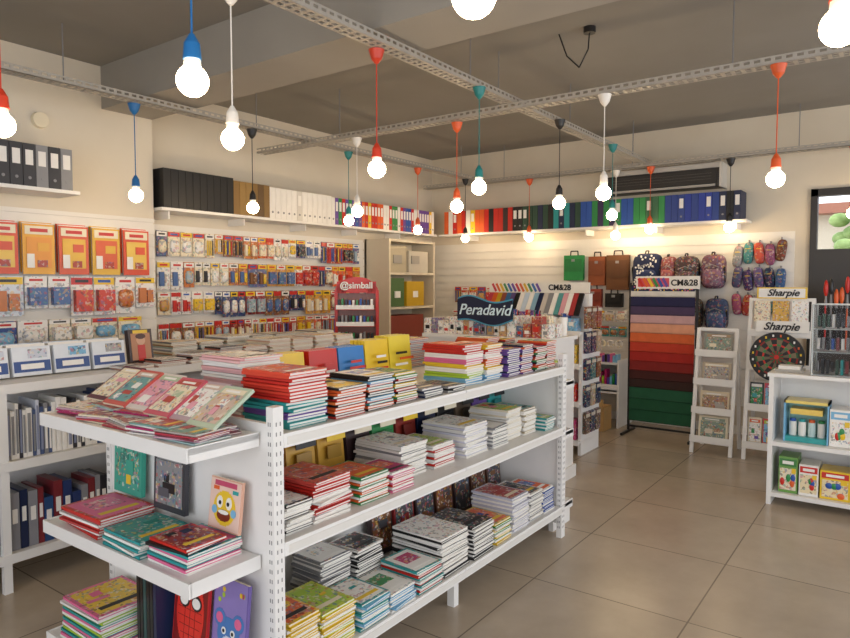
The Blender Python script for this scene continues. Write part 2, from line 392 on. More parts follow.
for L in [(1.30,1.86,cB),(1.2,3.0,cR),(1.28,.80,cO,2.235),(2.08,.17,cR,2.27,3.3),(1.92,2.46,cW,),(2.9,2.45,cR),(3.85,2.36,cT),(4.98,2.3,cK),(6.15,2.3,cT),
          (2.72,4.6,cB),(3.75,4.55,cK),(4.95,4.55,cT,2.22),(6.1,4.55,cO,2.2),(7.1,4.55,cK,2.16),
          (4.4,2.9,cO,2.2),(4.33,1.68,cW,2.2),(4.33,.65,cO,2.2),(4.35,3.9,cW,2.22),
          (7.28,3.75,cO,2.15),(7.28,2.3,cO,2.18),(7.28,2.68,cW,2.13),(7.28,1.5,cK,2.16),(7.28,.45,cR),(4.35,-.5,cT),(4.35,-1.6,cK)]:
    zt=L[4] if len(L)>4 else (2.848 if (abs(L[0]-4.36)<.05 or L[0]<1.31 or L[0]>7.2) else 2.898)
    lamp(L[0],L[1],L[2],zb=(L[3] if len(L)>3 else 2.24),ztop=zt)
m=MB()
m.tube([(4.3,2.0,3.3),(4.32,1.95,3.15),(4.3,1.85,3.05),(4.28,1.78,3.15),(4.3,1.78,3.28)],.005,BLK); m.cyl((4.3,1.78,3.26),(4.3,1.78,3.3),.04,.04,BLK)
m.obj('ceiling_cable',M_metal)

# ---------------------------------------------------------------- notebooks
def book(m,cx,cy,z,w,d,t,cov,rz=0,mi=0):
    M=Matrix.Rotation(rz,3,'Z')
    def b(ox,oy,oz,sx,sy,sz,c,mi=0):
        o=M@Vector((ox,oy,0)); m.box((cx+o.x,cy+o.y,z+oz),(sx,sy,sz),c,rz=rz,mi=mi)
    ct=max(.0012,t*.16)
    b(0,0,ct/2,w,d,ct,cov); b(0,0,t-ct/2,w,d,ct,cov,mi); b(.002,0,t/2,w-.006,d-.006,t-2*ct,hx('e4e0d6'))
    b(-w/2+.001,0,t/2,.002,d,t,cov)
def art(m,cx,cy,z,w,d,rz,pal):
    M=Matrix.Rotation(rz,3,'Z')
    def q(ox,oy,sx,sy,c,lz,mi=0):
        o=M@Vector((ox,oy,0)); m.box((cx+o.x,cy+o.y,z+lz),(sx,sy,.0006),c,rz=rz,mi=mi)
    st=R.random()
    c0=R.choice(pal)
    q(0,0,w*.92,d*.92,c0,.0003,0 if st<.35 else 1)
    q(0,-d*.3,w*.75,d*.1,R.choice([W,CRM,YEL,BLK]),.0008)
    if st<.35:
        q(0,d*.12,w*.6,d*.42,R.choice(pal),.0012,1)
    else:
        for i in range(3): q(R.uniform(-.22,.22)*w,R.uniform(-.12,.32)*d,w*R.uniform(.15,.4),d*R.uniform(.06,.2),R.choice(pal),.0012+i*.0005,i%2)
def stack(cx,cy,z,w,d,h,cols,t=.011,j=.008,rz=0,doart=True,name='notebook_stack',mode='block',pal=None):
    m=MB(); n=max(1,int(h/t)); zz=z+.0008
    for i in range(n):
        c=cols[min(len(cols)-1,int(i/n*len(cols)))] if mode=='block' else cols[i%len(cols)]
        r=rz+R.uniform(-.03,.03)+(.0 if R.random()<.85 else R.uniform(-.12,.12))
        x=cx+R.uniform(-j,j);y=cy+R.uniform(-j,j)
        book(m,x,y,zz,w,d,t*.94,c,r,mi=1 if i==n-1 else 0); zz+=t
    if doart: art(m,x,y,zz-t*.06,w*.95,d*.95,r,pal or ALL)
    return m.obj(name,[M_paper,M_print])
def upright(m,cx,cy,z,w,h,t,col,face='y',lean=.12,pal=None,deco=True):
    pal=pal or ALL
    def b(oa,oz,oo,sa,sz,so,c,mi=0):
        if face=='y':
            M=Matrix.Rotation(-lean,3,'X'); p=M@Vector((oa,-oo,oz)); m.box((cx+p.x,cy+p.y,z+p.z),(sa,so,sz),c,rx=-lean,mi=mi)
        else:
            M=Matrix.Rotation(lean,3,'Y'); p=M@Vector((-oo,oa,oz)); m.box((cx+p.x,cy+p.y,z+p.z),(so,sa,sz),c,ry=lean,mi=mi)
    b(0,h/2,0,w,h,t,col); b(0,h/2,0,w-.004,h+.001,t*.7,CRM)
    if deco:
        b(0,h*.45,t/2+.001,w*.86,h*.7,.001,R.choice(pal),1)
        b(0,h*.87,t/2+.001,w*.8,h*.12,.001,R.choice(pal)); b(R.uniform(-.05,.05)*w,h*.87,t/2+.002,w*.5,h*.05,.001,W)
        for i in range(3): b(R.uniform(-.2,.2)*w,R.uniform(.2,.6)*h,t/2+.0022+i*.0008,w*R.uniform(.15,.4),h*R.uniform(.08,.22),.001,R.choice(pal),i%2)
    return b
PP=[M_gloss,M_print]

# ---------------------------------------------------------------- main gondola
GX0,GX1,GY0,GY1,GM=1.49,3.86,1.72,2.80,2.25
gon=empty('gondola_shelving')
m=MB()
def post(x0,x1,y,ztop,dy=.035):
    m.bx(x0,x1,y,y+dy,0,ztop,WM)
    z=.06; xc=(x0+x1)/2; sc=hx('8c8a88')
    while z<ztop-.04:
        for dx in(-.009,.009): m.bx(xc+dx-.002,xc+dx+.002,y-.001,y+.001,z,z+.014,sc)
        m.bx(x0-.001,x0+.001,y+.012,y+.016,z,z+.014,sc); m.bx(x0-.001,x0+.001,y+.022,y+.026,z,z+.014,sc)
        z+=.034
for y in(GY0,GY1-.035):
    post(GX0,GX0+.045,y,1.18); post(GX1-.05,GX1,y,1.16)
m.bx(GX0+.005,GX0+.025,GY0+.035,GY1-.035,.08,1.12,WM); m.bx(GX1-.025,GX1-.005,GY0+.035,GY1-.035,.08,1.1,WM)
m.bx(GX0+.03,GX1-.03,GM-.012,GM+.012,.16,1.05,WM)
def shelf(mm,x0,x1,y0,y1,z,lip=.045):
    mm.bx(x0,x1,y0,y1,z-.02,z,WM); mm.bx(x0,x1,y0-.004,y0+.008,z-lip,z+.004,WM); mm.bx(x0,x1,y1-.008,y1+.004,z-lip,z+.004,WM)
shelf(m,GX0+.045,2.69,GY0,GY1,1.08);shelf(m,2.695,GX1-.05,GY0,GY1,1.08)
for z in(.70,.20):
    for x0,x1 in((GX0+.045,2.69),(2.695,GX1-.05)):
        shelf(m,x0,x1,GY0,GM-.014,z); shelf(m,x0,x1,GM+.014,GY1,z)
m.bx(2.67,2.71,GY0+.05,GY0+.09,0,.16,WM); m.bx(2.67,2.71,GY1-.09,GY1-.05,0,.16,WM); m.bx(2.675,2.705,GM-.03,GM+.03,0,1.06,WM)
for z in(1.08,.70,.20): m.bx(GX0+.06,GX1-.05,GY0-.0065,GY0-.004,z-.036,z-.008,hx('dedbd4'))
m.obj('frame',M_metal,gon)
m=MB()
EX0=1.21; ZT=1.085; ZM=.655
for z in(ZT,ZM,.2):
    x0,x1,y0,y1=EX0,GX0-.002,1.79,2.76
    m.bx(x0,x1,y0,y1,z-.02,z,WM); m.bx(x0-.006,x0+.004,y0,y1,z-.045,z+.004,WM)
    for y in(y0,y1-.006): m.bx(x0,x1,y,y+.006,z-.045,z+.004,WM)
m.bx(EX0+.04,EX0+.08,1.9,1.94,0,.18,WM); m.bx(EX0+.04,EX0+.08,2.62,2.66,0,.18,WM)
m.obj('end_shelves',M_metal,gon)
m=MB()
for z in(.95,.62,.14):
    m.bx(GX1+.002,4.16,1.8,2.7,z-.02,z,WM)
    m.bx(4.156,4.166,1.8,2.7,z-.045,z+.004,WM)
    for y in(1.8,2.694): m.bx(GX1,4.16,y,y+.006,z-.045,z+.01,WM)
m.bx(GX1+.02,4.14,1.81,1.84,0,.12,WM);m.bx(GX1+.02,4.14,2.66,2.69,0,.12,WM)
m.obj('far_end_shelves',M_metal,gon)

Z=1.08
S=stack
S(1.69,1.88,Z,.19,.25,.215,[TEAL,PUR,TEAL,RED,hx('d83a28'),RED,hx('e04a30')],t=.012,pal=[RED,ORG,RED])
S(1.91,1.86,Z,.17,.23,.13,[RED,BLK,ORG,ORG,BLK,hx('e87a3a')],mode='alt',pal=[YEL,W,BLK])
S(2.10,1.86,Z,.16,.22,.15,[BLK,ORG,TEAL,RED,LBL,BLK],mode='alt')
S(2.28,1.87,Z,.15,.22,.14,[BLK,RED,GRN,YEL],mode='alt')
S(2.47,1.85,Z,.15,.2,.045,[NAV,GRY],mode='alt',pal=[GRY,NAV,W]);S(2.65,1.84,Z,.14,.2,.035,[GRY,BLK],mode='alt',pal=[GRY,NAV])
S(2.90,1.93,Z,.17,.26,.21,[LBL,LIM,W,YEL,PNK,W,RED,RED],t=.012,pal=[RED,W,ORG]); S(3.09,1.92,Z,.17,.25,.2,[LBL,W,YEL,ORG,W,RED,YEL],t=.012,pal=[ORG,W])
S(3.27,1.88,Z,.14,.22,.16,[PUR,PUR,NAV,PUR],mode='alt'); S(3.43,1.88,Z,.14,.22,.17,[PUR,ORG,NAV,PUR],mode='alt'); S(3.59,1.87,Z,.14,.22,.15,[BLK,GRN,ORG,RED],mode='alt'); S(3.74,1.87,Z,.13,.2,.17,[BLK,RED,ORG],mode='alt')
S(3.70,2.15,Z,.14,.22,.17,[TEAL,BLK,RED,ORG],mode='alt'); S(3.5,2.15,Z,.15,.22,.19,[ORG,BLK,RED,ORG],mode='alt')
S(1.74,2.19,Z,.2,.26,.235,[hx('e8b0b0'),W,W,hx('e8b8b8')],mode='alt',pal=[W,hx('e8b8c0'),W])
S(1.80,2.58,Z,.2,.28,.04,[W,hx('d8b8b8')],mode='alt',pal=[W,GRY])
S(2.15,2.6,Z,.2,.28,.12,[YEL,W],mode='alt'); S(2.5,2.6,Z,.2,.28,.14,[BLU,W],mode='alt'); S(2.9,2.6,Z,.2,.28,.16,[GRN,W],mode='alt'); S(3.3,2.6,Z,.2,.28,.18,[LBL,ORG],mode='alt')
m=MB()
for x,c,h in((1.98,YEL,.21),(2.19,RED,.21),(2.38,hx('2a7ac0'),.21),(2.57,YEL,.23),(2.76,hx('e8d040'),.24)):
    for k in range(4): upright(m,x,2.17+k*.025,Z+.003,.18,h,.02,c,lean=.1,deco=False)
    for k in range(3): m.box((x+R.uniform(-.03,.03),2.145,Z+h*.4+k*.03),(R.uniform(.05,.12),.003,.012),R.choice([W,RED,ORG,BLK]),rx=-.1)
m.obj('standing_notebooks',M_gloss)
Z=.70
S(1.64,1.86,Z,.13,.2,.11,[W,BLK,W,W],mode='alt',pal=[W,GRY,BLK]); S(1.83,1.90,Z,.2,.26,.16,[W,RED,W,RED,hx('d84a40')],mode='block',pal=[RED,ORG,hx('d8604a')])
S(2.07,1.88,Z,.18,.23,.12,[GRN,ORG,W],mode='alt',pal=[GRN,ORG]); S(2.26,1.87,Z,.15,.21,.09,[PNK,W,RED],mode='alt')
S(2.45,1.99,Z,.2,.28,.16,[W,W,GRY,W],mode='alt',pal=[W,GRY,W]); S(2.68,1.96,Z,.18,.25,.11,[W,RED,W],mode='alt'); 
S(2.95,1.95,Z,.22,.27,.17,[W,hx('d8d8e8'),W],mode='alt',pal=[W,GRY,hx('c8a8b0')]); S(3.18,1.93,Z,.17,.25,.11,[W,GRY],mode='alt',pal=[W,GRY])
S(3.37,1.95,Z,.17,.25,.18,[CRM,W,W],mode='alt'); S(3.55,1.93,Z,.15,.24,.16,[W,hx('c8b898'),W],mode='alt'); S(3.72,1.86,Z,.12,.2,.08,[TEAL,W],mode='alt')
m=MB()
x=1.65
for c in(hx('8a3a6a'),ORG,hx('c89a3a'),hx('c89a3a'),hx('3a2a2a'),GRN,hx('8a3028'),NAV,BLK,hx('6a5a4a'),PUR,TEAL):
    upright(m,x,2.165,Z+.003,.17,.25,.03,c,lean=.1,deco=False)
    m.box((x,2.13,Z+.19),(.12,.004,.03),R.choice([YEL,W,BLK,CRM]),rx=-.1); m.box((x,2.14,Z+.12),(.09,.004,.06),tuple(k*.8 for k in c),rx=-.1); x+=.19
m.obj('standing_notebooks',PP)
Z=.20
S(1.64,1.86,Z,.15,.24,.19,[YEL,YEL,W],mode='alt',pal=[YEL,ORG,YEL]); S(1.83,1.87,Z,.18,.25,.16,[YEL,hx('c8d04a'),W,YEL],mode='alt',pal=[LIM,YEL])
S(2.03,1.84,Z,.17,.22,.12,[TEAL,W,LBL],mode='alt',pal=[TEAL,W]); S(2.22,1.84,Z,.17,.22,.08,[W,LBL],mode='alt')
S(2.05,2.06,Z,.18,.18,.22,[W,GRY],mode='alt',pal=[W,LBL]);S(2.27,2.06,Z,.18,.18,.2,[BLK,W],mode='alt',pal=[BLK])
S(2.42,1.84,Z,.18,.22,.12,[TEAL,RED,W],mode='alt');S(2.65,1.90,Z,.23,.3,.19,[BLK,W,W],mode='alt',pal=[BLK,NAV,BLK],doart=False); S(2.9,1.88,Z,.2,.28,.17,[BLK,W],mode='alt',pal=[BLK,GRY])
S(3.12,1.87,Z,.17,.25,.12,[YEL,W,GRN],mode='alt'); S(3.32,1.88,Z,.19,.27,.2,[W,hx('c8c8d8')],mode='alt',pal=[hx('a83a3a'),PUR]); S(3.52,1.88,Z,.17,.26,.17,[W,GRY],mode='alt',pal=[BLK]); S(3.7,1.88,Z,.14,.25,.15,[W,BLU],mode='alt')
m=MB(); x=1.64
while x<3.78:
    if x<1.95 or x>2.45:
        c=R.choice([BLK,hx('3a2a2a'),hx('8a2a2a'),NAV,hx('5a3a2a'),hx('4a3a5a')]); upright(m,x,2.165,Z+.003,.17,.28,.03,c,lean=.1,pal=[c,hx('4a4a4e'),BRN])
    x+=.19
m.obj('standing_notebooks',PP)
for z in(.70,.20):
    for i in range(8): S(1.72+i*.27,2.5,z,.2,.28,R.uniform(.1,.2),[R.choice(ALL),W],mode='alt')
# near end cap top: fanned magazines
MP=[MAG,hx('c8a0b0'),hx('a8c8c8'),hx('b83a4a'),W,W,hx('b0a8a0'),hx('8a3a4a'),hx('7aa8a0'),CRM,hx('d8a8a0')]
m=MB(); z=ZT+.0015
for i,(x,y,r) in enumerate([(1.31,1.91,.2),(1.39,1.95,-.15),(1.31,2.07,.1),(1.39,2.13,.2),(1.31,2.24,-.1),(1.39,2.3,.15),(1.32,2.42,.2),(1.39,2.49,-.05),(1.33,2.62,.1)]):
    zz=z
    for k in range(R.choice([4,5,6])):
        rr=r+R.uniform(-.15,.15);xx=x+R.uniform(-.01,.01);yy=y+R.uniform(-.012,.012)
        book(m,xx,yy,zz,.15,.19,.006,R.choice(MP),rr,1); zz+=.0065
    art(m,xx,yy,zz,.14,.18,rr,MP)
m.obj('magazines',PP)
m2=MB()
for i,y in enumerate((1.90,2.03,2.16,2.30,2.44,2.58)):
    upright(m2,1.33+.01*(i%2),y,ZT+.035+.004*i,.15,.2,.012,[hx('b8c8b0'),hx('b8a0a8'),hx('c85a6a'),hx('d8d0c8'),hx('c85a50'),hx('5a2a3a')][i],face='x',lean=1.0,pal=[hx('e0a0b0'),W,hx('b0c0a0'),hx('6aa0a0'),hx('b84a40'),CRM,hx('b04a70'),hx('d0b8a8')])
m2.obj('magazines',PP)
Z=ZM
S(1.34,2.52,Z,.22,.28,.08,[RED,W,hx('c03a3a')],mode='alt',pal=[hx('c8b8b8'),hx('b84a50'),PNK],name='magazine_pile'); S(1.33,2.22,Z,.21,.24,.065,[TEAL,W],mode='alt',pal=[hx('2a8a7a'),TEAL,hx('3a9a8a')],name='magazine_pile')
S(1.35,1.96,Z,.22,.22,.07,[W,PNK,TEAL],mode='alt',pal=[W,PNK,LBL],name='magazine_pile')
S(1.30,1.94,Z+.072,.16,.2,.025,[BLK,RED],mode='alt',pal=[hx('8a1a1a'),NAV,GRY,BLK],name='magazine_pile')
m=MB(); upright(m,1.455,2.56,Z+.085,.2,.25,.02,hx('3aa08a'),face='x',lean=.04,pal=[TEAL,hx('2a8070'),hx('3aa08a'),YEL]); upright(m,1.455,2.27,Z+.07,.2,.24,.02,hx('3a3a40'),face='x',lean=.04,pal=[BLK,GRY,hx('5a5a60')]); m.obj('childrens_book',PP)
def disc(b,oa,oz,oo,r,c,n=7,sy=1):
    for i in range(n):
        t=(i+.5)/n*2-1; b(oa,oz+t*r*sy,oo,2*r*math.sqrt(1-t*t),2*r*sy/n+.0003,.001,c)
m=MB(); b=upright(m,1.44,1.925,Z+.075,.17,.18,.012,hx('d8a890'),face='x',lean=.12,deco=False)
b(0,.09,.0065,.165,.17,.001,hx('e8c8b8'))
disc(b,0,.078,.008,.06,YEL,21)
disc(b,-.025,.098,.0095,.016,W,9,1.3);disc(b,.025,.098,.0095,.016,W,9,1.3);disc(b,-.022,.096,.011,.007,BLK,7);disc(b,.022,.096,.011,.007,BLK,7)
disc(b,0,.053,.0095,.036,hx('7a2a1a'),11,.55); disc(b,0,.065,.011,.028,W,7,.25)
disc(b,-.052,.068,.0095,.014,LBL,7); disc(b,.052,.068,.0095,.014,LBL,7)
b(0,.162,.008,.12,.018,.001,hx('c04a6a')); b(-.055,.14,.008,.03,.013,.001,TEAL); b(.05,.144,.008,.03,.013,.001,ORG)
m.obj('childrens_book',M_gloss)
Z=.2
m=MB(); b=upright(m,1.39,2.08,Z+.003,.2,.38,.012,hx('c02a24'),face='x',lean=.1,deco=False)
b(0,.19,.0065,.19,.36,.001,hx('7a1a1a')); disc(b,0,.20,.0078,.08,hx('d83228'),25,1.7)
for s_ in(-1,1):
    disc(b,s_*.036,.24,.009,.03,BLK,13,.9); disc(b,s_*.036,.24,.0105,.023,W,13,.8)
for k in range(8): b(0,.09+k*.03,.0086,.15-abs(k-3.5)*.02,.0015,.0008,hx('5a1010'))
for o in(0,-.03,.03): b(o,.2,.0086,.0013,.24-abs(o)*1.2,.0008,hx('5a1010'))
m.obj('childrens_book',M_gloss)
m=MB(); b=upright(m,1.41,1.885,Z+.003,.185,.36,.012,hx('6a5a9a'),face='x',lean=.1,deco=False)
b(0,.19,.0065,.175,.34,.001,hx('8a7ab8')); disc(b,0,.17,.0078,.06,hx('4a7ab8'),19); disc(b,0,.13,.009,.035,hx('e0e0ea'),13)
for s_ in(-1,1): disc(b,s_*.05,.22,.0085,.03,hx('4a7ab8'),13); disc(b,s_*.05,.22,.0097,.018,PNK,11); disc(b,s_*.024,.18,.0097,.012,W,9); disc(b,s_*.024,.18,.011,.006,BLK,7)
for k in range(10): disc(b,R.uniform(-.08,.08),R.choice([.03,.30,.32,.28]),.0078,.008,R.choice([PNK,YEL,LIM]),5)
m.obj('childrens_book',M_gloss)
S(1.34,2.52,Z,.24,.28,.17,[LIM,W,PNK,TEAL],mode='alt',pal=[LIM,PNK,YEL,TEAL,MAG],name='magazine_pile')
m=MB()
for k in range(6): m.box((1.41,2.215+k*.022,Z+.16),(.13,.018,.31),R.choice([NAV,BLK,hx('2a4a4a')]))
m.obj('standing_notebooks',M_gloss)
for z in(.95,.62,.14):
    m=MB(); y=1.86
    while y<2.6:
        w=R.uniform(.08,.14); h=R.uniform(.08,.2); c=R.choice(ALL)
        m.box((4.02,y+w/2,z+h/2+.001),(.2,w*.92,h),c,mi=1); m.box((4.02,y+w/2,z+h*.5),(.204,w*.5,h*.4),R.choice([W,YEL])); y+=w
    m.obj('stationery_boxes',PP)

# ---------------------------------------------------------------- left island
isl=empty('island_shelving'); m=MB()
IX0,IX1,IY0,IY1=.35,4.3,3.7,4.42
for x in(IX0,1.42,2.75,IX1-.04): m.bx(x,x+.04,IY0,IY0+.03,0,1.08,WM); m.bx(x,x+.04,IY1-.03,IY1,0,1.08,WM)
m.bx(IX0+.04,IX1-.04,4.05,4.07,.1,1.06,WM)
for z in(1.08,.68,.2): shelf(m,IX0,IX1,IY0-.004,IY1,z,.045)
m.bx(IX0,IX0+.02,IY0+.03,IY1-.03,.1,1.06,WM); m.bx(IX1-.02,IX1,IY0+.03,IY1-.03,.1,1.06,WM)
m.obj('frame',M_metal,isl)
m=MB(); x=1.47
while x<2.2:
    w=R.choice([.018,.022,.03]); c=R.choice([W,W,hx('c8ccd8'),hx('4a5a80'),hx('3a3a40'),W,GRY]); h=R.uniform(.24,.3)
    m.box((x+w/2,3.84,.682+h/2),(w*.9,.2,h),c); m.box((x+w/2,3.7385,.682+h/2),(w*.5,.004,h*.8),R.choice([W,hx('8a90a8'),GRY])); x+=w
m.obj('standing_notebooks',M_gloss)
m=MB(); x=1.47
while x<1.98:
    w=R.choice([.03,.05,.04]); c=R.choice([hx('2a3a6a'),NAV,hx('2a2a30'),hx('2a4a7a'),hx('7a2a30'),hx('8a8a90')]); h=R.uniform(.22,.34)
    m.box((x+w/2,3.84,.202+h/2),(w*.92,.2,h),c); m.box((x+w/2,3.7385,.2+h*.6),(w*.5,.004,h*.25),W); x+=w
m.obj('box_files',PP)
for x in(.5,.72,.94,1.16,2.32,2.56): 
    S(x,3.86,.68,.19,.26,R.uniform(.12,.22),[R.choice(ALL),W],mode='alt')
for x in(.5,.72,.94,1.16,2.1,2.32,2.56): 
    S(x,3.86,.2,.19,.26,R.uniform(.2,.34),[R.choice([W,GRY,NAV,BLK]),W],mode='alt',pal=[W,GRY,NAV])
for i in range(6):
    x=2.9+i*.23; S(x,3.86,.68,.19,.26,R.uniform(.1,.2),[R.choice(ALL),W],mode='alt'); S(x,3.86,.2,.19,.26,R.uniform(.1,.2),[R.choice(ALL),W],mode='alt')
m=MB(); x=.8
while x<2.15:
    for k in range(3):
        b=upright(m,x,3.93+k*.06,1.087,.2,.17 if k else .16,.045,[hx('dfe4ea'),W,hx('c8d4e4')][k],lean=.15,deco=False)
        b(0,.05,.024,.19,.06,.002,hx('2a4a8a')); b(0,.05,.026,.12,.03,.002,W); b(.03,.12,.024,.1,.05,.002,R.choice([hx('c8ccd8'),LBL,hx('a8a8a8')]),1)
    x+=.22
m.obj('pen_boxes',PP)
m=MB(); b=upright(m,2.35,3.96,1.084,.16,.22,.04,hx('3a2a2a'),lean=.15,deco=False)
b(0,.11,.021,.13,.17,.002,hx('b8805a')); disc(b,0,.15,.023,.03,hx('d8a888'),11); disc(b,0,.175,.0235,.034,hx('4a2418'),9,.5); b(0,.07,.023,.05,.1,.002,RED); b(0,.205,.023,.1,.02,.001,YEL)
m.obj('boxed_doll',PP)
for i in range(5):
    S(2.2+i*.22,3.80,1.08,.19,.17,[.03,.05,.07,.09,.08][i],[hx('c8a090'),W,hx('b8705a'),BLK],mode='alt',pal=[W,CRM,GRY,hx('8a8a9a')])
for i in range(7):
    S(2.75+i*.23,4.22,1.08,.2,.28,[.12,.1,.13,.11,.12,.1,.12][i],[W,hx('a8b8b0'),hx('b88a5a'),CRM,GRY],mode='alt',pal=[W,CRM,hx('8aa0a8')])
for i in range(4):
    S(3.31+i*.23,3.86,1.08,.2,.26,[.12,.1,.12,.1][i],[W,CRM,hx('d8b098')],mode='alt',pal=[W,CRM,hx('c8b0a0')])

# ---------------------------------------------------------------- corner cabinet
m=MB(); cx0,cx1,cy0,cy1=6.16,7.1,5.02,5.395; CB=hx('d8ccb4')
m.bx(cx0,cx0+.03,cy0,cy1,0,2.13,CB); m.bx(cx1-.03,cx1,cy0,cy1,0,2.13,CB); m.bx(cx0,cx1,cy1-.02,cy1,0,2.13,CB); 
for z in(.08,.5,.9,1.3,1.72,2.12): m.bx(cx0+.03,cx1-.03,cy0+.005,cy1-.02,z-.02,z+.01,CB)
cab=empty('display_cabinet'); m.obj('carcass',M_metal,cab)
m=MB()
m.bx(6.22,6.5,5.06,5.3,1.312,1.66,hx('4a6a3a')); m.bx(6.54,6.9,5.05,5.3,1.312,1.62,hx('c8a020')); m.bx(6.24,6.55,5.06,5.3,1.732,2.05,hx('b8ac90')); m.bx(6.6,7.0,5.06,5.3,1.732,2.0,hx('c8c0b0'))
for xx in(6.36,6.72): m.bx(xx-.05,xx+.05,5.045,5.06,1.42,1.5,W); m.bx(xx-.08,xx+.08,5.045,5.06,1.84,1.94,hx('a09a90'))
m.bx(6.22,6.9,5.06,5.3,.912,1.2,hx('8a3a2a')); m.bx(6.22,6.9,5.06,5.3,.512,.8,BLU)
m.obj('storage_boxes',M_paper,cab)

# ---------------------------------------------------------------- red display stand
st=empty('pen_display_stand'); m=MB(); sx,sy=4.85,4.36
Mz=Matrix.Rotation(math.radians(36-90),3,'Z')
def T(a,o,z): 
    p=Mz@Vector((a,-o,0)); return (sx+p.x,sy+p.y,z)
rzst=math.radians(36-90)
m.box(T(0,0,.04),(.46,.4,.08),RED,rz=rzst); 
for a in(-.2,.2): m.box(T(a,0,.8),(.03,.05,1.46),RED,rz=rzst)
m.box(T(0,-.03,.8),(.38,.02,1.4),hx('8a5a50'),rz=rzst)
N=10
for i in range(N):
    a0=math.pi*i/N; a1=math.pi*(i+1)/N
    q=lambda a,r1,r2,o:T(r1*math.cos(a),o,1.5+r2*math.sin(a))
    m.poly([q(a0,.215,.16,.03),q(a1,.215,.16,.03),q(a1,.1,.08,.03),q(a0,.1,.08,.03)],RED)
    m.poly([q(a0,.215,.16,-.01),q(a1,.215,.16,-.01),q(a1,.215,.16,.03),q(a0,.215,.16,.03)],RED)
m.box(T(0,.015,1.56),(.38,.03,.11),RED,rz=rzst)
for z in(1.4,1.24,1.08,.9,.7,.5,.3):
    m.box(T(0,.1,z-.05),(.36,.14,.012),RED,rz=rzst); m.box(T(0,.17,z-.03),(.36,.008,.04),W,rz=rzst)
    for k in range(10): m.box(T(-.16+k*.035,.1,z+.0),(.02,.06,R.uniform(.07,.1)),R.choice([BLK,BLU,BLK,W,GRY,GRN,NAV]),rz=rzst)
m.obj('stand',M_gloss,st)
def text(body,loc,size,col,normal,parent,bold=0,rough=M_metal):
    cu=bpy.data.curves.new('lettering','FONT'); cu.body=body; cu.size=size; cu.extrude=.002; cu.offset=bold; cu.align_x='CENTER'; cu.align_y='CENTER'
    mt,nt,b=newmat('lettering_ink'); b.inputs['Base Color'].default_value=(*lin(col),1)
    nn=nt.nodes.new('ShaderNodeTexNoise'); mx=nt.nodes.new('ShaderNodeMapRange'); mx.inputs['To Min'].default_value=.45; mx.inputs['To Max'].default_value=.6
    nt.links.new(nn.outputs['Fac'],mx.inputs['Value']); nt.links.new(mx.outputs['Result'],b.inputs['Roughness'])
    cu.materials.append(mt)
    o=bpy.data.objects.new('lettering',cu); bpy.context.collection.objects.link(o)
    nv=Vector(normal).normalized(); up=Vector((0,0,1)); up=(up-nv*up.dot(nv)).normalized(); r=up.cross(nv)
    Mx=Matrix((r,up,nv)).transposed().to_4x4(); Mx.translation=Vector(loc)
    o.matrix_world=Mx
    if parent: o.parent=parent
    return o
text('@simball',T(0,.035,1.575),.085,W,Mz@Vector((0,-1,0)),st,.002)

# ---------------------------------------------------------------- sheet display
sd=empty('foam_sheet_display'); m=MB(); x=7.02;y0,y1=1.74,2.40
for y in(y0-.02,y1): m.bx(x-.01,x+.02,y,y+.02,0,1.6,BLK); m.bx(x-.22,x+.2,y,y+.02,0,.025,BLK)
m.bx(x,x+.02,y0,y1,.06,.08,BLK); m.bx(x,x+.02,y0,y1,1.56,1.58,BLK)
m.obj('rack',M_metal,sd)
m=MB(); cols=[hx('1f5a3c'),hx('1f5a3c'),hx('245f42'),hx('3a2420'),hx('4a1f1c'),hx('8a2420'),hx('b02a22'),hx('c8402a'),hx('dc6a3a'),hx('e0a080'),hx('c8a0a0'),hx('4a3a58'),hx('222248'),hx('d8d4cc')]
z=.14
hs_=[.12,.12,.12,.09,.09,.1,.1,.1,.1,.1,.09,.09,.1,.06]
for i,(c,h) in enumerate(zip(cols,hs_)):
    m.box((x-.02,(y0+y1)/2,z+h/2),(.012,y1-y0-.01,h),c,ry=.1)
    m.cyl((x-.025,y0+.005,z+.004),(x-.025,y1-.005,z+.004),.009,.009,tuple(k*.9 for k in c),n=8); z+=h
m.box((x-.02,2.07,z+.02),(.012,.64,.05),NAV)
for i in range(60): m.box((x-.028,y0+.02+R.random()*.62,z+.02+R.uniform(-.02,.02)),(.002,.012,.012),R.choice([W,PNK,YEL]))
m.obj('sheets',M_fab,sd)
m=MB(); m.bx(x-.03,x-.015,1.70,2.34,1.54,1.67,W); m.bx(x-.032,x-.03,2.0,2.32,1.56,1.65,hx('d04a58')); 
for i,c in enumerate([RED,ORG,YEL,GRN,BLU,PUR]): m.box((x-.033,2.29-i*.05,1.605),(.002,.03,.1),c,rx=-.5)
m.obj('header',M_gloss,sd); text('CM&28',(x-.034,1.85,1.6),.085,BLK,(-1,0,0),sd,.002)

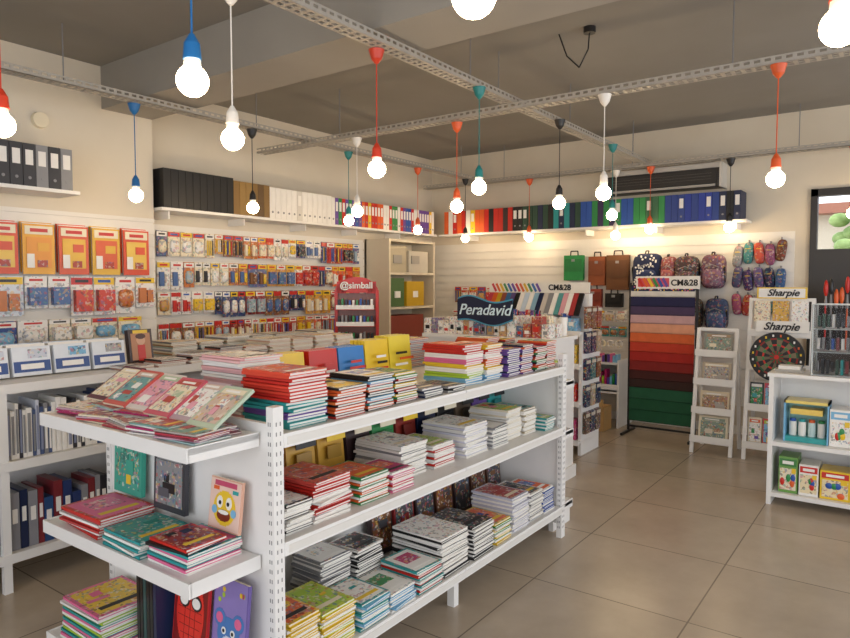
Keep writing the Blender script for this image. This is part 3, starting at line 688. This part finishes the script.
# ---------------------------------------------------------------- ladder display racks
def ladder(cx,cy,w,h,levels,fill):
    root=empty('ladder_display_rack'); m=MB()
    for s_ in(-1,1):
        y=cy+s_*w/2
        for (xa,za,xb,zb) in((cx-.2,0,cx,h),(cx+.2,0,cx+.02,h*.93)):
            L=math.hypot(xb-xa,zb-za); m.box(((xa+xb)/2,y,(za+zb)/2),(.03,.03,L),WM,ry=math.atan2(xb-xa,zb-za))
    m.box((cx,cy,h-.01),(.03,w,.03),WM)
    for i in range(levels):
        z=.14+i*(h-.3)/(levels-1)*.92; fx=cx-.2+.2*z/h
        m.box((fx+.06,cy,z-.03),(.2,w-.03,.015),WM); m.box((fx-.04,cy,z),(.012,w+.03,.06),WM)
    m.obj('frame',M_metal,root)
    m=MB()
    for i in range(levels):
        z=.14+i*(h-.3)/(levels-1)*.92; fx=cx-.2+.2*z/h; n=fill
        for k in range(n):
            ww=(w-.06)/n; upright(m,fx+.05,cy-(w-.06)/2+ww*(k+.5),z-.02,ww*.92,R.uniform(.19,.23),.02,[CRM,hx('d8c8a8'),hx('b8a890'),hx('8a8a80')][i%4],face='x',lean=.15,pal=[hx('d8ccb8'),CRM,hx('b0a8a0'),hx('a88868'),hx('8a9a8a')])
    m.obj('cards',PP,root)
ladder(6.72,1.46,.34,1.17,4,1)
root=empty('toy_display_rack'); m=MB(); cx,cy,w,h=6.75,.93,.5,1.45
for y in(cy-w/2,cy+w/2):
    for (xa,za,xb,zb) in((cx-.22,0,cx-.02,h),(cx+.25,0,cx,h)):
        L=math.hypot(xb-xa,zb-za); m.box(((xa+xb)/2,y,(za+zb)/2),(.03,.03,L),WM,ry=math.atan2(xb-xa,zb-za))
for z in(.14,.48,.85,1.15):
    fx=cx-.22+.2*z/h; m.box((fx+.09,cy,z-.03),(.22,w-.03,.015),WM); m.box((fx-.02,cy,z),(.012,w+.03,.06),WM)
m.box((cx-.02,cy,h),(.03,w+.03,.03),WM)
m.obj('frame',M_metal,root)
m=MB()
m.box((cx-.05,cy,1.51),(.012,.4,.1),YEL); m.box((cx-.057,cy,1.51),(.004,.37,.08),W)
for k in range(3): m.box((cx-.06,cy-.15+k*.15,1.345),(.03,.13,.19),[W,hx('d8a838'),CRM][k],mi=1)
m.box((cx-.10,cy-.02,1.21),(.012,.42,.1),W,ry=.15)
for k in range(4): 
    upright(m,cx-.1,cy-.18+k*.12,.13,.11,.24,.04,R.choice([BLK,CRM,hx('5a4a3a'),RED]),face='x',lean=.1); 
    upright(m,cx-.06,cy-.18+k*.12,.47,.11,.22,.04,R.choice([BLK,hx('6a5040'),NAV,RED]),face='x',lean=.1)
m.obj('goods',PP,root)
for zz_,sz_,xx_ in((1.51,.085,cx-.062),(1.21,.095,cx-.11)):
    t=text('Sharpie',(xx_,cy-.01,zz_),sz_,BLK,(-1,0,.15 if zz_<1.3 else 0),root,.002); t.data.shear=.35
m=MB(); dx,dy,dz=6.52,.93,.95
rs=[.02,.055,.1,.115,.155,.17,.215]
for k in range(20):
    a0=2*math.pi*k/20;a1=2*math.pi*(k+1)/20
    for j in range(6):
        c=[(hx('8a2018'),hx('1f5a34')),(BLK,hx('6a5e4a')),(RED,GRN),(BLK,hx('7a6c52')),(hx('8a2018'),hx('1f5a34')),(BLK,BLK)][j][k%2]
        P=lambda r,a:(dx-.013,dy+r*math.cos(a),dz+r*math.sin(a))
        m.poly([P(rs[j],a0),P(rs[j+1],a0),P(rs[j+1],a1),P(rs[j],a1)],c)
    a=(a0+a1)/2; m.box((dx-.014,dy+.19*math.cos(a),dz+.19*math.sin(a)),(.003,.014,.02),[YEL,W,ORG][k%3])
m.cyl((dx-.012,dy,dz),(dx+.02,dy,dz),.218,.218,BLK,n=40); m.cyl((dx-.015,dy,dz),(dx-.012,dy,dz),.02,.02,RED)
m.obj('dartboard',M_paper)

# ---------------------------------------------------------------- right white shelf unit
root=empty('low_shelf_unit'); m=MB(); rx0,rx1,ry0,ry1=5.3,5.66,-.35,.80
for y in(ry0,ry1-.03): m.bx(rx0,rx1,y,y+.03,0,.93,WM)
for z in(.08,.45): m.bx(rx0,rx1,ry0+.03,ry1-.03,z-.02,z+.01,WM)
m.bx(rx0-.01,rx1+.01,ry0-.01,ry1+.01,.93,.955,WM); m.bx(rx1-.01,rx1,ry0+.03,ry1-.03,.08,.93,WM)
m.obj('carcass',M_metal,root)
def carton(x,y,z,w,d,h,c,c2,nm='toy_box',rz=0):
    m=MB(); m.box((x,y,z+h/2),(d,w,h),c,rz=rz); m.box((x,y,z+h*.84),(d+.003,w*.9,h*.2),c2,rz=rz); m.box((x,y,z+h*.84),(d+.005,w*.6,h*.09),W if c2!=W else RED,rz=rz)
    m.box((x,y,z+h*.38),(d+.004,w*.86,h*.6),R.choice([CRM,W,LBL,hx('e8d8b0')]),rz=rz,mi=1)
    for k in range(4): m.sup((x-d/2-.001,y+w*R.uniform(-.3,.3),z+h*R.uniform(.15,.5)),(.006,w*.13,h*.11),R.choice([YEL,RED,BLU,ORG,GRN])); 
    m.box((x-d/2-.003,y-w*.3,z+h*.62),(.002,w*.22,h*.14),YEL,rz=rz)
    m.obj(nm,PP)
carton(5.45,.67,.092,.12,.2,.26,hx('6a9a4a'),hx('3a7a3a'));carton(5.45,.54,.092,.12,.2,.22,W,RED);carton(5.45,.38,.092,.18,.2,.2,YEL,RED);carton(5.45,.18,.092,.18,.2,.26,LBL,W);carton(5.45,-.05,.092,.16,.2,.2,ORG,W)
carton(5.47,.36,.462,.13,.2,.26,W,LBL);carton(5.45,.2,.462,.14,.2,.19,hx('a8d0c8'),W);carton(5.45,0,.462,.18,.2,.22,RED,YEL);carton(5.45,-.2,.462,.16,.2,.2,BLU,YEL)
m=MB(); m.bx(5.38,5.55,.44,.70,.462,.5,TEAL); 
for i in range(4): m.cyl((5.45,.48+i*.06,.5),(5.45,.48+i*.06,.6),.025,.025,[W,hx('c8e0e0'),W,hx('e0e0d8')][i]); m.cyl((5.45,.48+i*.06,.6),(5.45,.48+i*.06,.62),.02,.02,[GRN,ORG,TEAL,BLU][i])
m.bx(5.37,5.56,.43,.44,.462,.76,LBL);m.bx(5.37,5.56,.70,.71,.462,.76,LBL);m.bx(5.37,5.56,.43,.71,.74,.76,hx('e8d070'));m.bx(5.39,5.52,.47,.67,.66,.7,hx('e8c860')); m.bx(5.55,5.56,.44,.70,.5,.74,hx('a8d8d0'))
m.obj('jar_set',M_gloss)
root=empty('acrylic_display_case'); m=MB(); a0,a1,b0,b1=5.34,5.6,.05,.54
for (x,y) in((a0,b0),(a0,b1),(a1,b0),(a1,b1)): m.bx(x-.005,x+.005,y-.005,y+.005,.956,1.45,hx('d8e0e0'))
for z in(.96,1.12,1.28,1.45): m.bx(a0,a1,b0,b1,z-.003,z+.003,hx('c8d0d0'))
for z in(.965,1.125,1.285):
    for k in range(16): m.box((5.42,.075+k*.029,z+.05),(.06,.018,R.uniform(.06,.12)),R.choice([BLU,W,hx('3a5a4a'),BLK,hx('8a3a3a'),TEAL,GRY,W,GRY]))
m.obj('body',M_gloss,root)
m=MB(); m.bx(a0-.008,a0-.006,b0,b1,.96,1.45,(1,1,1)); m.bx(a0,a1,b1+.006,b1+.008,.96,1.45,(1,1,1)); m.obj('pane',M_glass,root)
m=MB(); m.bx(5.4,5.55,.6,.78,.956,.975,hx('a8a49c')); m.bx(5.42,5.53,.62,.76,.975,1.0,W); m.obj('paper_tray',M_gloss)
m=MB(); m.box((6.9,.45,.5),(.3,.4,1.0),hx('3a3430')); m.box((6.74,.45,.85),(.02,.36,.02),GRY); m.box((6.745,.45,.5),(.01,.34,.5),hx('4a443e'))
for i in range(9): 
    y=.28+i*.04; m.cyl((6.85,y,1.0),(6.83+R.uniform(-.03,.03),y,1.4),.008,.006,R.choice([ORG,BLK,RED,GRY]),n=8); m.sup((6.82,y,1.52+R.uniform(-.05,.08)),(.02,.02,.075),R.choice([ORG,RED,BLK,hx('3a5a8a'),ORG]),n=10,k=6); m.cyl((6.83,y,1.38),(6.82,y,1.5),.012,.008,GRY,n=6)
m.obj('tool_cabinet',M_gloss)

# ---------------------------------------------------------------- centre-back displays
root=empty('card_gondola'); m=MB(); x0,x1,y0,y1=5.72,6.2,2.42,3.5
m.bx(x0+.2,x1-.2,y0,y1,.1,1.5,WM)
for z in(.14,.5,.85,1.15): m.bx(x0,x1,y0,y1,z-.02,z,WM); m.bx(x0-.008,x0,y0,y1,z-.04,z+.01,WM)
for y in(y0,y1-.03): m.bx(x0+.05,x1,y,y+.03,0,1.13,WM)
m.obj('frame',M_metal,root)
m=MB()
for z in(.14,.5,.85,1.15):
    y=y0+.05
    while y<y1-.1:
        w=R.uniform(.05,.1); h=R.uniform(.12,.2); m.box((x0+.08,y+w/2,z+h/2+.001),(.12,w*.9,h),R.choice(ALL),mi=1); m.box((x0+.018,y+w/2,z+h*.6),(.004,w*.5,h*.3),W); y+=w
for z in(.3,.55,.8,1.05,1.28):
    for xx in(x0+.12,x0+.25,x0+.38): m.box((xx,y0-.02,z),(.1,.03,.2),R.choice([hx('8a4030'),hx('a89880'),NAV,hx('5a4a40'),hx('3a6a6a'),hx('b87040'),BRN]),mi=1); m.box((xx,y0-.037,z+.07),(.09,.004,.03),hx('c8c0b0'))
m.obj('stock',PP,root)
m=MB(); pc=[hx('b83a4a'),hx('d0602a'),hx('c8a028'),hx('8a4a3a'),hx('3a6a98'),hx('5a4a7a'),BLK,W,hx('c8d8e8'),W,hx('8ab0c8'),NAV,hx('c8c0b8'),GRY,W,hx('5a9a9a'),hx('d8a0a8'),W,hx('a83a3a'),BLK]
n=len(pc)
for i,c in enumerate(pc):
    y=y1-.03-(i+.5)*(y1-y0-.06)/n; m.box((x0+.1,y,1.40),(.02,(y1-y0-.06)/n*.92,.24),c,ry=.6)
m.box((x0+.215,(y0+y1)/2,1.555),(.02,y1-y0,.1),hx('e8e4da')); 
for i in range(12): m.box((x0+.203,y1-.06-i*.045,1.555),(.003,.024,.09),[hx('c83a4a'),hx('d86a3a'),hx('d8b03a'),hx('4a8a5a'),hx('3a6aa8'),PUR][i%6],rx=-.5)
m.obj('paper_rack',M_gloss,root); text('CM&28',(x0+.2,2.72,1.555),.075,BLK,(-1,0,0),root,.002)

root=empty('promo_display_unit'); m=MB(); x0,x1,y0,y1=4.62,5.15,2.2,3.4
m.bx(x0,x1,y0,y1,0,.1,WM); m.bx(x0+.02,x1-.02,y0+.02,y1-.02,.1,1.14,WM); m.bx(x0,x1,y0,y1,1.14,1.17,WM)
m.obj('cabinet',M_metal,root)
m=MB()
y=y0+.03
while y<y1-.05:
    w=R.uniform(.04,.09); h=R.uniform(.08,.17)
    for xx in (x0+.11,x0+.25): m.box((xx,y+w/2,1.171+h/2),(.1,w*.9,h),R.choice([W,W,hx('c8a070'),hx('5a7090'),hx('a8483a'),W,hx('8a7a9a'),CRM]),mi=1)
    m.box((x0+.057,y+w/2,1.171+h*.4),(.004,w*.5,h*.25),R.choice([W,BLK,RED,GRY])); y+=w
for i in range(6): m.cyl((x0+.42,y0+.08+i*.09,1.171),(x0+.42,y0+.08+i*.09,1.32),.03,.037,W)
for k in range(14):
    y=y0+.3+R.uniform(-.03,.03)+ (k%4)*.22; m.cyl((x0+.42,y,1.171),(x0+.42+R.uniform(-.04,.04),y+R.uniform(-.04,.04),1.37),.005,.004,R.choice([RED,BLU,YEL,BLK,GRN]),n=6)
m.obj('small_goods',PP,root)
m=MB(); NN=24; yc,zc=2.79,1.38; Lw=.52
top=[];bot=[]
for i in range(NN+1):
    t=i/NN; y=yc+Lw/2-Lw*t
    top.append((y,zc+.07+.03*math.sin(t*math.pi*2+.5)+.02*math.sin(t*math.pi)))
    bot.append((y,zc-.08+.02*math.sin(t*math.pi*2.2)-.02*math.sin(t*math.pi)))
xs=4.64
for i in range(NN):
    q=[(top[i][0],top[i][1]),(top[i+1][0],top[i+1][1]),(bot[i+1][0],bot[i+1][1]),(bot[i][0],bot[i][1])]
    m.poly([(xs,a,b) for a,b in q],hx('141c38')); m.poly([(xs+.015,a,b) for a,b in q],hx('141c38'))
    g=[(q[0][0],q[0][1]+.012),(q[1][0],q[1][1]+.012),(q[2][0],q[2][1]-.012),(q[3][0],q[3][1]-.012)]
    m.poly([(xs+.003,a,b) for a,b in g],hx('4a9ab8'))
m.cyl((xs+.022,yc,1.17),(xs+.022,yc,1.4),.008,.008,GRY); m.box((xs+.02,yc,1.175),(.04,.2,.01),GRY)
m.obj('sign_board',M_gloss,root); t=text('Peradavid',(xs-.003,yc,zc),.125,hx('d8ecf4'),(-1,0,0),root,.001); t.data.shear=.3

m=MB(); m.bx(7.1,XB-.03,2.57,3.43,.4,.42,WM); m.bx(7.1,7.11,2.57,3.43,.38,.48,WM); m.bx(7.1,XB-.03,2.55,2.57,0,.75,WM); m.bx(7.1,XB-.03,3.43,3.45,0,.75,WM); m.bx(7.1,XB-.03,2.57,3.43,.7,.72,WM)
root=empty('pen_counter'); m.obj('frame',M_metal,root)
m=MB(); 
for i in range(26): 
    y=2.6+i*.03
    h=R.uniform(.12,.22); m.box((7.2,y,.42+h/2),(.1,.024,h),R.choice(ALL)); h=R.uniform(.06,.1); m.box((7.2,y,.72+h/2),(.1,.024,h),R.choice(ALL))
m.obj('pens',M_gloss,root)
m=MB(); c=hx('b8925c'); m.bx(6.85,7.08,2.62,2.9,0.001,.26,c); m.bx(6.848,7.082,2.74,2.78,.002,.262,hx('a8804a')); m.box((6.83,2.76,.3),(.01,.27,.1),c,ry=.5); m.box((6.847,2.76,.14),(.003,.12,.08),hx('7a4a2a')); m.obj('cardboard_box',M_paper)

# ---------------------------------------------------------------- world, camera
w=bpy.data.worlds.new('daylight'); scene.world=w; w.use_nodes=True
bg=w.node_tree.nodes['Background']; bg.inputs['Color'].default_value=(.88,.92,1,1); bg.inputs['Strength'].default_value=3.0
def portal(loc,rot,sx,sy):
    l=bpy.data.lights.new('window_portal','AREA'); l.shape='RECTANGLE'; l.size=sx; l.size_y=sy; l.cycles.is_portal=True
    o=bpy.data.objects.new('window_portal',l); bpy.context.collection.objects.link(o); o.location=loc; o.rotation_euler=rot
portal(((X0+XB)/2,Y0-.1,1.5),(math.radians(90),0,0),XB-X0,2.8)
portal((X0-.1,.15,1.6),(math.radians(90),0,math.radians(-90)),5.7,2.6)
cam=bpy.data.cameras.new('camera'); co=bpy.data.objects.new('camera',cam); bpy.context.collection.objects.link(co)
cam.sensor_width=36; cam.lens=665/850*36; cam.clip_start=.05
a=math.radians(36.1);p=math.radians(3.1)
co.location=(0,0,1.6)
co.rotation_euler=Vector((math.cos(a)*math.cos(p),math.sin(a)*math.cos(p),-math.sin(p))).to_track_quat('-Z','Y').to_euler()
scene.camera=co
scene.view_settings.view_transform='Standard'
